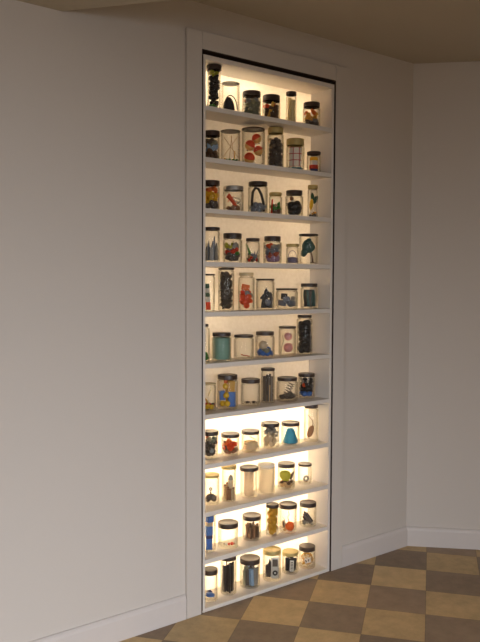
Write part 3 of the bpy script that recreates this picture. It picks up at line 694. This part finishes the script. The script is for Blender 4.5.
place(j, 'pink_ball', blob(j.R*.50,2,3,.05), C['pink'], (.1,0,.72), (0,0,0), 'smaller pink ball at the top', 'ball')
place(j, 'thin_wire', tube([(-.75*j.R,0,0),(-.7*j.R,0,.3*j.H),(-.45*j.R,0,.5*j.H),(-.6*j.R,0,.75*j.H)], j.R*.04, 6), C['greygreen'], (0,-.2,.03), (0,0,0), 'thin greenish wire beside pink balls', 'wire')
j = g(6,6)
heap(j, [(30,'blob','blackish',.42,'black_lump','black lump')], 1.0, .62)
# --- row 7
j = g(7,1)
heap(j, [(3,'blob','yellow',.36,'yellow_lump','yellow lump'),(3,'blob','red',.28,'red_lump','red lump'),(2,'blob','dark',.26,'dark_lump','dark lump')], .42)
place(j, 'yellow_stick', cyl(j.R*.14, j.H*.42), C['gold'], (-.15,-.2,.3), (0,-.5,0), 'yellow stick leaning left', 'stick')
place(j, 'hanging_strip', tube([(j.R*.3,0,j.H*.98),(j.R*.22,0,j.H*.8),(-j.R*.05,0,j.H*.66),(-j.R*.1,0,j.H*.56)], j.R*.1, 8), C['paleyel'], (.1,.1,.0), (0,0,0), 'pale yellow strip hanging from the lid', 'strip')
j = g(7,2)
place(j, 'blue_block', box(j.R*.75, j.R*.6, j.R*1.55, .002), C['blue'], (.42,-.15,.31), (0,.0,.2), 'tall blue block at the right', 'block')
place(j, 'golden_block', box(j.R*.75, j.R*.6, j.R*1.2, .002), C['gold'], (.36,-.1,.79), (0,.05,.1), 'golden block above the blue block', 'block')
place(j, 'blue_block', box(j.R*.6, j.R*.5, j.R*.95, .002), C['blue'], (-.55,.0,.44), (0,-.1,.2), 'smaller blue block at the left', 'block')
for i, (x,y,z) in enumerate(((-.12,-.4,.47),(-.5,-.15,.14),(-.02,-.5,.15),(-.22,-.15,.80))):
    place(j, 'yellow_peg', blob(j.R*.33, i, 2, .08), C['yellow'], (x,y,z), (0,0,0), 'rounded yellow peg', 'peg', 'rounded yellow peg')
place(j, 'orange_block', box(j.R*.5, j.R*.4, j.R*.45, .002), C['orange'], (-.1,.15,.98), (0,.0,.2), 'orange block near the lid', 'block')
place(j, 'yellow_bar', box(j.R*.4, j.R*.4, j.R*2.2, .002), C['yellow'], (0,.6,.44), (0,.0,.0), 'tall yellow bar at the back', 'bar')
j = g(7,3)
for x, y, a in ((-.35,-.35,.3),(.35,-.2,-.4)):
    rt = rootc(j, 'dark_bug', (x,y,.09), (0,0,a), 'dark bug-like curl, '+('left' if x<0 else 'right')+' of two,', 'bug')
    obj('body', blob(j.R*.2, 1, 2, .15, (1.3,.8,.8)), C['blackish'], rt)
    for s in (-1,0,1):
        for d in (-1,1):
            obj('leg', tube([(s*j.R*.12,0,0),(s*j.R*.18,d*j.R*.2,j.R*.06),(s*j.R*.24,d*j.R*.32,-j.R*.12)], j.R*.025, 6), C['dbrown'], rt)
    obj('shell', blob(j.R*.1, 2, 1), C['steel'], rt, True, (j.R*.25,0,j.R*.02))
j = g(7,4)
upright(j, 11, 'dark', .17, .97, 'grey_stick', 'grey-brown upright stick', 'stick')
upright(j, 5, 'grey', .15, .9, 'light_stick', 'lighter grey upright stick', 'stick', seed=4)
upright(j, 5, 'tan', .1, .6, 'tan_stick', 'short tan stick', 'stick', seed=7)
j = g(7,5)
def springy(nm, f, rot, R0, pitch, turns, r, lab): place(j, nm, coil(j.R*R0, j.R*pitch, turns, j.R*r), C['steel'], f, rot, lab, 'spring')
springy('metal_spring', (-.1,-.2,.28), (0,.45,0), .3, .26, 5, .045, 'tall leaning metal spring')
springy('metal_spring', (-.52,-.05,.14), (0,1.35,.2), .2, .13, 8, .04, 'metal spring lying on the bottom')
springy('metal_spring', (.2,.1,.12), (0,1.3,-.5), .22, .17, 4, .045, 'short metal spring at the right')
springy('metal_spring', (-.1,.45,.16), (0,1.3,.4), .22, .17, 4, .045, 'metal spring lying at the back')
heap(j, [(9,'ring','dark',.24,'dark_ring','dark metal ring at the bottom')], .25)
j = g(7,6)
P = heap(j, [(3,'blob','blue',.38,'blue_lump','blue lump near the bottom'),(11,'blob','blackish',.36,'black_lump','black lump'),(3,'shard','grey',.3,'grey_shard','grey shard')], .98)
place(j, 'orange_peg', blob(j.R*.3, 1, 2, .06), C['orred'], (-.3,-.72,.64), (0,0,0), 'orange-red peg at the front', 'peg')
# --- row 8
j = g(8,1)
heap(j, [(12,'blob','dark',.38,'dark_lump','dark lump'),(4,'blob','greygreen',.34,'green_lump','grey-green lump'),(3,'blob','redbrown',.3,'brown_lump','reddish lump'),(5,'blob','blackish',.36,'black_lump','black lump')], 1.0)
place(j, 'coin', cyl(j.R*.34, .002, n=24), C['coin'], (.2,-.9,.34), (PI/2,0,0), 'round grey coin facing the front', 'coin')
j = g(8,2)
heap(j, [(9,'blob','brown',.25,'brown_lump','brown lump at the bottom'),(5,'blob','orred',.34,'red_lump','red-orange lump'),(2,'blob','orange',.3,'orange_lump','orange lump')], .85, .8)
place(j, 'dark_stick', cyl(j.R*.13, j.H*.8), C['dbrown'], (-.55,-.45,.5), (0,-.22,0), 'dark stick leaning at the left', 'stick')
j = g(8,3)
for i in range(3):
    place(j, 'cream_coil', torus(j.R*(.72-.02*i), j.R*.2), C['cream'], (0,0,.13+.16*i), (0,.03*(-1)**i,0), 'cream coiled loop at the bottom', 'loop', 'cream coiled loop at the bottom')
place(j, 'cream_ribbon', tube([(-j.R*.1,0,j.H*.9),(j.R*.3,-.1*j.R,j.H*.8),(j.R*.68,0,j.H*.68),(j.R*.4,0,j.H*.6)], j.R*.06, 8), C['beige'], (0,-.15,.02), (0,0,0), 'beige ribbon end above cream coil', 'ribbon')
j = g(8,4)
heap(j, [(10,'shard','beige',.33,'beige_shard','beige shell scrap'),(7,'blob','grey',.27,'grey_lump','grey lump'),(5,'shard','tan',.33,'tan_shard','tan shell scrap'),(2,'blob','dark',.2,'dark_lump','dark bit')], 1.0, .82)
j = g(8,5)
place(j, 'turquoise_cone', cone(j.R*.88, j.R*.42, j.H*.88), C['turq'], (0,0,.01), (0,0,0), 'turquoise blunt cone', 'cone')
j = g(8,6)
rt = rootc(j, 'dried_leaf', (0,-.1,.02), (0,0,0), 'dried brown leaf with a curved stem', 'leaf')
Rr, Hh = j.R, j.H
obj('leaf_blade', blob(Rr*.78, 6, 3, .22, (.62,.35,1.5)), C['brown'], rt, True, (-Rr*.05,0,Hh*.25), (0,.25,0))
obj('stem', tube([(Rr*.12,0,Hh*.38),(Rr*.3,0,Hh*.5),(Rr*.22,0,Hh*.62),(-Rr*.2,0,Hh*.72),(-Rr*.5,0,Hh*.8)], Rr*.07, 8, Rr*.04), C['dbrown'], rt)
obj('tip', tube([(Rr*.2,0,Hh*.36),(Rr*.45,0,Hh*.44),(Rr*.5,0,Hh*.5)], Rr*.05, 8, Rr*.02), C['dbrown'], rt)
obj('foot', tube([(-Rr*.35,0,Hh*.1),(-Rr*.5,0,Hh*.03),(-Rr*.2,0,Hh*.015)], Rr*.1, 8, Rr*.05), C['dbrown'], rt)
# --- row 9
j = g(9,1)
rt = rootc(j, 'winged_piece', (-.1,-.3,.01), (0,0,0), 'dark two-winged metal piece', 'hardware')
Rr, Hh = j.R, j.H
for s in (-1,1):
    obj('wing', blob(Rr*.56, 3, 2, .08, (.85,.45,1.15)), C['dark'], rt, True, (s*Rr*.30,0,Hh*.19), (0,s*-.5,0))
obj('loop', torus(Rr*.17, Rr*.08, 18, 6), C['dark'], rt, True, (0,0,Hh*.56), (PI/2,0,0))
obj('shank', tube([(0,0,Hh*.2),(0,0,Hh*.46)], Rr*.11, 10), C['dbrown'], rt)
place(j, 'tan_ball', ball(j.R*.34), C['tan'], (.45,.35,.16), (0,0,0), 'tan ball behind the winged piece', 'ball')
j = g(9,2)
rt = rootc(j, 'tall_bolt', (.28,-.1,.005), (0,0,0), 'tall domed pale grey-brown bolt', 'bolt')
obj('shaft', cyl(j.R*.42, j.H*.66, n=18, z0=0), C['beige'], rt); obj('dome', lathe([(0,0)]+[(j.R*.4*math.cos(PI/2*i/7), j.H*.16*math.sin(PI/2*i/7)) for i in range(7)]+[(0,j.H*.16)],18), C['steel'], rt, True, (0,0,j.H*.66+.0003))
for i, (x,y,h) in enumerate(((-.56,-.2,.46),(-.2,-.60,.40),(-.22,.3,.5),(.22,-.70,.34),(-.66,.28,.38),(.35,.62,.42),(.72,-.3,.36))):
    rt = rootc(j, 'short_bolt', (x,y,.005), (0,0,0), 'short brown bolt', 'bolt', 'short brown bolt')
    obj('shaft', cyl(j.R*.19, j.H*h, n=12, z0=0), C[('tan','brown')[i%2]], rt); obj('head', cyl(j.R*.24, j.R*.2, n=6, z0=0), C['brown'], rt, True, (0,0,j.H*h+.0003))
j = g(9,3)
def mesh_mat():
    m = mat('woven_white_mesh', (246,240,232), .8, transl=.9); nt = m.node_tree; b = nt.nodes['Principled BSDF']
    tc = nt.nodes.new('ShaderNodeTexCoord'); ch = nt.nodes.new('ShaderNodeTexChecker'); ch.inputs['Scale'].default_value = 18
    mp = nt.nodes.new('ShaderNodeMapping'); mp.inputs['Scale'].default_value = (1,.45,1); mp.inputs['Rotation'].default_value = (0,0,.6)
    ch.inputs[1].default_value = (*lin((244,238,230)),1); ch.inputs[2].default_value = (*lin((180,158,138)),1)
    nt.links.new(tc.outputs['UV'], mp.inputs[0]); nt.links.new(mp.outputs[0], ch.inputs[0]); nt.links.new(ch.outputs[0], b.inputs['Base Color']); return m
def uv_cyl(o):
    me = o.data; uv = me.uv_layers.new(name='UVMap')
    for p in me.polygons:
        for li in p.loop_indices:
            v = me.vertices[me.loops[li].vertex_index].co
            a = math.atan2(v.y, v.x)/(2*PI)+.5
            if abs(a - (math.atan2(p.center.y, p.center.x)/(2*PI)+.5)) > .5: a += 1 if a < .5 else -1
            uv.data[li].uv = (a, v.z/.09)
o = place(j, 'mesh_roll', lathe([(j.R*.60,0),(j.R*.63,0),(j.R*.63,j.H*1.0),(j.R*.60,j.H*1.0)], 36, True), mesh_mat(), (0,0,.005), (0,0,0), 'rolled white woven mesh', 'roll')
uv_cyl(o)
j = g(9,4)
place(j, 'white_powder', lathe([(0,0),(j.R*.9,0),(j.R*.995,j.H*.05),(j.R*.995,j.H*.99),(j.R*.6,j.H*1.01),(0,j.H*1.01)], 32), C['powder'], (0,0,0), (0,0,0), 'white powder filling the jar', 'powder', None, 'stuff')
j = g(9,5)
heap(j, [(10,'blob','tan',.24,'tan_bit','tan bit at the bottom'),(4,'blob','dbrown',.24,'brown_bit','dark brown bit')], .4, .84)
place(j, 'green_lump', blob(j.R*.78, 7, 3, .14, (.95,.75,.95)), C['lime'], (-.1,-.05,.58), (0,0,0), 'big yellow-green lump', 'lump')
place(j, 'brown_shard', prism([(-.2*j.R,-.5*j.R),(.2*j.R,-.6*j.R),(.3*j.R,.6*j.R),(0,.3*j.R)], j.R*.14, .0008), C['dbrown'], (.62,.1,.62), (0,.3,0), 'brown shard right of the green lump', 'shard')
j = g(9,6)
rt = rootc(j, 'silver_charm', (.15,-.1,.01), (0,.1,.2), 'little silver pierced piece', 'charm')
obj('frame', torus(j.R*.36, j.R*.18, 18, 8), C['steel'], rt, True, (0,0,j.R*.55), (PI/2,0,.2)); obj('foot', box(j.R*.5, j.R*.32, j.R*.2, .001), C['brown'], rt, True, (0,0,j.R*.11))
obj('bead', ball(j.R*.16), C['dbrown'], rt, True, (-j.R*.32,0,j.R*.5))
# --- row 10
j = g(10,1)
zz = 0.004
for i, (h, c, w, lab) in enumerate(((.33,'blue',1.02,'lowest blue block'),(.10,'navy',1.02,'dark band block above lowest blue block'),(.27,'blue',1.0,'middle blue block'),(.12,'beige',.95,'pale block between two blue blocks'),(.18,'blue',1.0,'topmost blue block'))):
    place(j, 'stacked_block', box(j.R*w, j.R*.9, h*j.H-.0006, .0014), C[c], (.05+(.08 if i>3 else 0),-.05,zz+h/2), (0,0,.15*i), lab, 'block'); zz += h
j = g(10,2)
for x,y,s,c,l in ((.42,-.3,.19,'red','red ball at the right'),(.1,-.35,.16,'red','smaller red ball'),(-.18,-.4,.13,'white','white ball'),(-.4,-.2,.1,'dark','dark bead'),(.65,-.1,.13,'redbrown','dull red bead')):
    place(j, 'small_ball', blob(j.R*s,2,2,.06), C[c], (x,y,.02+s*j.R/j.H), (0,0,0), l+' on the bottom', 'ball')
j = g(10,3)
R4 = random.Random(3)
for i in range(17):
    a = i*2.39996; d = .8*math.sqrt((i+.5)/17); h = R4.uniform(.66,.95)*(1-.18*d)
    place(j, 'bark_stick', tube([(0,0,0),(.04*j.R,.03*j.R,h*j.H*.5),(R4.uniform(-.08,.08)*j.R,0,h*j.H)], j.R*.17, 7, j.R*.14), C[('brown','dbrown')[i%2]], (d*math.cos(a),d*math.sin(a),.01), (0,0,R4.random()), ('mid brown','dark brown')[i%2]+' bark stick', 'stick', ('mid brown','dark brown')[i%2]+' bark stick')
j = g(10,4)
heap(j, [(11,'nut','ochre',.47,'ochre_ball','ochre yellow ball')], 1.06, .86)
j = g(10,5)
rt = rootc(j, 'spotted_ball', (.26,-.38,.0), (0,0,0), 'orange ball dotted with dark spots', 'ball')
s = j.R*.55
obj('sphere', ball(s), C['orange'], rt, True, (0,0,s))
for i in range(14):
    a = i*2.4; zc = 1-2*(i+.5)/14; rr = math.sqrt(1-zc*zc); n = Vector((rr*math.cos(a), rr*math.sin(a), zc))
    obj('spot', blob(s*.1, i, 1), C['redbrown'], rt, True, n*s*.97+Vector((0,0,s)))
place(j, 'pale_pod', blob(j.R*.4, 2, 2, .12, (.7,.7,1.3)), C['beige'], (-.5,.05,.25), (0,-.15,0), 'pale pod at the left', 'pod')
place(j, 'dark_sprig', tube([(0,0,0),(.1*j.R,0,.3*j.H),(-.05*j.R,0,.5*j.H),(.14*j.R,0,.62*j.H),(.0,0,.8*j.H)], j.R*.06, 7, j.R*.03), C['dbrown'], (.02,.35,.05), (0,0,0), 'dark twisted sprig behind the orange ball', 'sprig')
place(j, 'dark_sprig', tube([(0,0,0),(-.1*j.R,0,.2*j.H),(.12*j.R,0,.38*j.H),(-.1*j.R,0,.52*j.H)], j.R*.07, 7, j.R*.03), C['dbrown'], (-.42,-.3,.12), (0,-.1,0), 'dark twisted sprig at the left', 'sprig')
heap(j, [(4,'blob','tan',.18,'tan_bit','tan bit on the bottom')], .2, .8, [(.26*j.R,-.38*j.R,s,s)])
j = g(10,6)
for i, (x,y,z,l) in enumerate(((-.12,-.3,.34,1.5),(.12,-.25,.30,1.5),(-.05,.1,.42,1.5),(.2,.15,.36,1.4),(.28,-.5,.2,1.1),(-.3,-.1,.24,1.1))):
    place(j, 'grey_rod', box(j.R*.28, j.R*.28, j.R*l, .002), C[('dark','blackish')[i%2]], (x,y,z), (0,-.62,.1), ('dark grey','black')[i%2]+' slanting rod', 'rod', ('dark grey','black')[i%2]+' slanting rod')
heap(j, [(4,'blob','grey',.22,'grey_bit','grey bit on the bottom')], .18)
# --- row 11
j = g(11,1)
place(j, 'blue_lump', blob(j.R*.74, 5, 3, .16, (1.15,.95,.45)), C['blue'], (0,-.05,.14), (0,.12,0), 'flattened blue lump', 'lump')
place(j, 'navy_shard', prism([(-.6*j.R,0),(.5*j.R,-.1*j.R),(.1*j.R,.3*j.R)], j.R*.2, .001), C['navy'], (-.1,.1,.28), (0,.1,0), 'dark navy shard on the blue lump', 'shard')
j = g(11,2)
upright(j, 13, 'blackish', .21, .98, 'black_strip', 'glossy black upright strip', 'strip', True, .05)
j = g(11,3)
R5 = random.Random(8)
for i in range(14):
    a = i*2.39996; d = .76*math.sqrt((i+.5)/13); h = R5.uniform(.72,.95)
    rr = j.R*.19
    place(j, 'paper_roll', lathe([(rr*.7,0),(rr,0),(rr,h*j.H),(rr*.7,h*j.H)], 14, True), C[('greygreen','grey','lblue','dark')[i%4]], (d*math.cos(a)*.92,d*math.sin(a)*.92,.02), (.06*math.sin(a)*0,R5.uniform(-.07,.07),0), ('greenish grey','grey','pale blue','dark grey')[i%4]+' upright paper roll', 'paper roll', ('greenish grey','grey','pale blue','dark grey')[i%4]+' upright paper roll')
j = g(11,4)
pw, ph = j.R*.92, j.H*.92
rt = rootc(j, 'music_player', (.38,-.42,.0), (-.03,.0,.1), 'small silver music player with grey screen', 'music player')
SIL = col('silver_case', (196,196,190), .35, metal=.3)
obj('case', bevel(add_box(new(), -pw/2, pw/2, -.003, .003, .001, ph), .002, 2), SIL, rt)
obj('screen', add_box(new(), -pw*.34, pw*.34, -0.0030, -.0031, ph*.58, ph*.92), C['dark'], rt, False)
obj('control_wheel', lathe([(pw*.13,0),(pw*.34,0),(pw*.34,.0012),(pw*.13,.0012)], 30, True), C['blackish'], rt, True, (0,-.0032,ph*.28), (PI/2,0,0))
obj('centre_button', cyl(pw*.11,.001,n=20,z0=0), SIL, rt, True, (0,-.0032,ph*.28), (PI/2,0,0))
place(j, 'black_sleeve', prism([(-.35*j.R,0),(.3*j.R,.05*j.R),(.28*j.R,j.H*.62),(.05*j.R,j.H*.8),(-.1*j.R,j.H*.55),(-.42*j.R,j.H*.5)], j.R*.4, .002), C['blackish'], (-.42,.05,.01), (0,.05,0), 'black crumpled sleeve left of the music player', 'sleeve')
j = g(11,5)
for i, (x,y,rz,h) in enumerate(((-.38,-.1,.2,.86),(.15,.25,-.1,.95),(.55,.1,.4,.8),(-.1,.55,.3,.8))):
    place(j, 'black_box', box(j.R*.5, j.R*.42, j.H*h, .0015), C['blackish'], (x,y,h/2+.01), (0,0,rz), 'black upright box', 'box', 'black upright box')
rt = rootc(j, 'labelled_box', (.18,-.6,.01), (0,.03,0), 'black box with a striped white label', 'box')
obj('body', box(j.R*.62, j.R*.3, j.H*.9, .001), C['blackish'], rt, True, (0,0,j.H*.45))
obj('label', add_box(new(), -j.R*.26, j.R*.26, -j.R*.15-.0008, -j.R*.15-.0001, j.H*.06, j.H*.8), C['white'], rt, False)
for i in range(6): obj('stripe', add_box(new(), -j.R*.17, j.R*.17, -j.R*.15-.0014, -j.R*.15-.0009, j.H*(.14+.1*i), j.H*(.185+.1*i)), C['dark'], rt, False)
j = g(11,6)
R6 = random.Random(4)
for i in range(11):
    place(j, 'beige_loop', torus(j.R*R6.uniform(.42,.66), j.R*.075, 22, 6), C[('gold','tan','cream')[i%3]], (R6.uniform(-.2,.2),R6.uniform(-.1,.28),.16+.065*i), (R6.uniform(-.7,.7),R6.uniform(-.5,.5),0), ('golden','tan','cream')[i%3]+' noodle-like loop', 'loop', ('golden','tan','cream')[i%3]+' noodle-like loop')
rt = rootc(j, 'white_tag', (.1,-.74,.46), (-.1,-.25,.1), 'white tag with dark marks', 'tag')
obj('card', box(j.R*.85, .003, j.R*.62, .001), C['white'], rt)
for x, w, h, z in ((-.24,.13,.3,0),(.06,.1,.14,.06),(.17,.12,.1,.08),(.06,.1,.08,-.06)):
    obj('mark', box(j.R*w, .0008, j.R*h), C['blackish'], rt, False, (j.R*x, -.002, j.R*z))

# ------------------------------------------------------------------ light
w = bpy.data.worlds.new('World'); S.world = w; w.use_nodes = True
w.node_tree.nodes['Background'].inputs[0].default_value = (.75,.85,1,1); w.node_tree.nodes['Background'].inputs[1].default_value = .3
def area(name, loc, target, sx, sy, watt, colr, spread=PI):
    l = bpy.data.lights.new(name, 'AREA'); l.shape = 'RECTANGLE'; l.size = sx; l.size_y = sy; l.energy = watt; l.color = colr; l.spread = spread
    o = bpy.data.objects.new(name, l); COL.objects.link(o); o.location = loc
    o.rotation_euler = (Vector(target)-Vector(loc)).to_track_quat('-Z','Y').to_euler()
area('daylight_back_window', ((WX0+WX1)/2, YB-.02, (WZ0+WZ1)/2), ((WX0+WX1)/2+.1, -1.0, -.45), WX1-WX0-.1, WZ1-WZ0-.1, 36, (.90,.935,1), 1.3)
area('daylight_side_window', (XL-.02, (VY0+VY1)/2, (WZ0+WZ1)/2), (1, -1.6, -.5), VY1-VY0-.1, WZ1-WZ0-.1, 13, (.90,.935,1), 1.35)
l = bpy.data.lights.new('warm_fill', 'POINT'); l.energy = 9; l.color = (1,.73,.42); l.shadow_soft_size = .25  # added warm fill behind the camera, not an actual lamp of the room
o = bpy.data.objects.new('warm_fill', l); COL.objects.link(o); o.location = (1.2,-4.2,1.3)

# ------------------------------------------------------------------ camera
cd = bpy.data.cameras.new('camera'); cam = bpy.data.objects.new('camera', cd); COL.objects.link(cam)
rt_ = Vector((.78963062,-.61357113,.00373524)); dn = Vector((-.02969521,-.0442951,-.99857706)); fw = Vector((.61286351,.7883961,-.05319687))
M = Matrix((( rt_.x,-dn.x,-fw.x,CAM.x),(rt_.y,-dn.y,-fw.y,CAM.y),(rt_.z,-dn.z,-fw.z,CAM.z),(0,0,0,1)))
cam.matrix_world = M
cd.sensor_fit = 'AUTO'; cd.sensor_width = 36; cd.lens = 739.06/642*36; cd.clip_start = .05; cd.clip_end = 50
S.camera = cam
S.view_settings.view_transform = 'Standard'; S.view_settings.look = 'None'; S.view_settings.exposure = 0; S.view_settings.gamma = 1
S.view_settings.use_curve_mapping = False
S.cycles.use_denoising = True
S.cycles.transparent_max_bounces = 32; S.cycles.max_bounces = 10; S.cycles.diffuse_bounces = 5
S.cycles.sample_clamp_indirect = 6
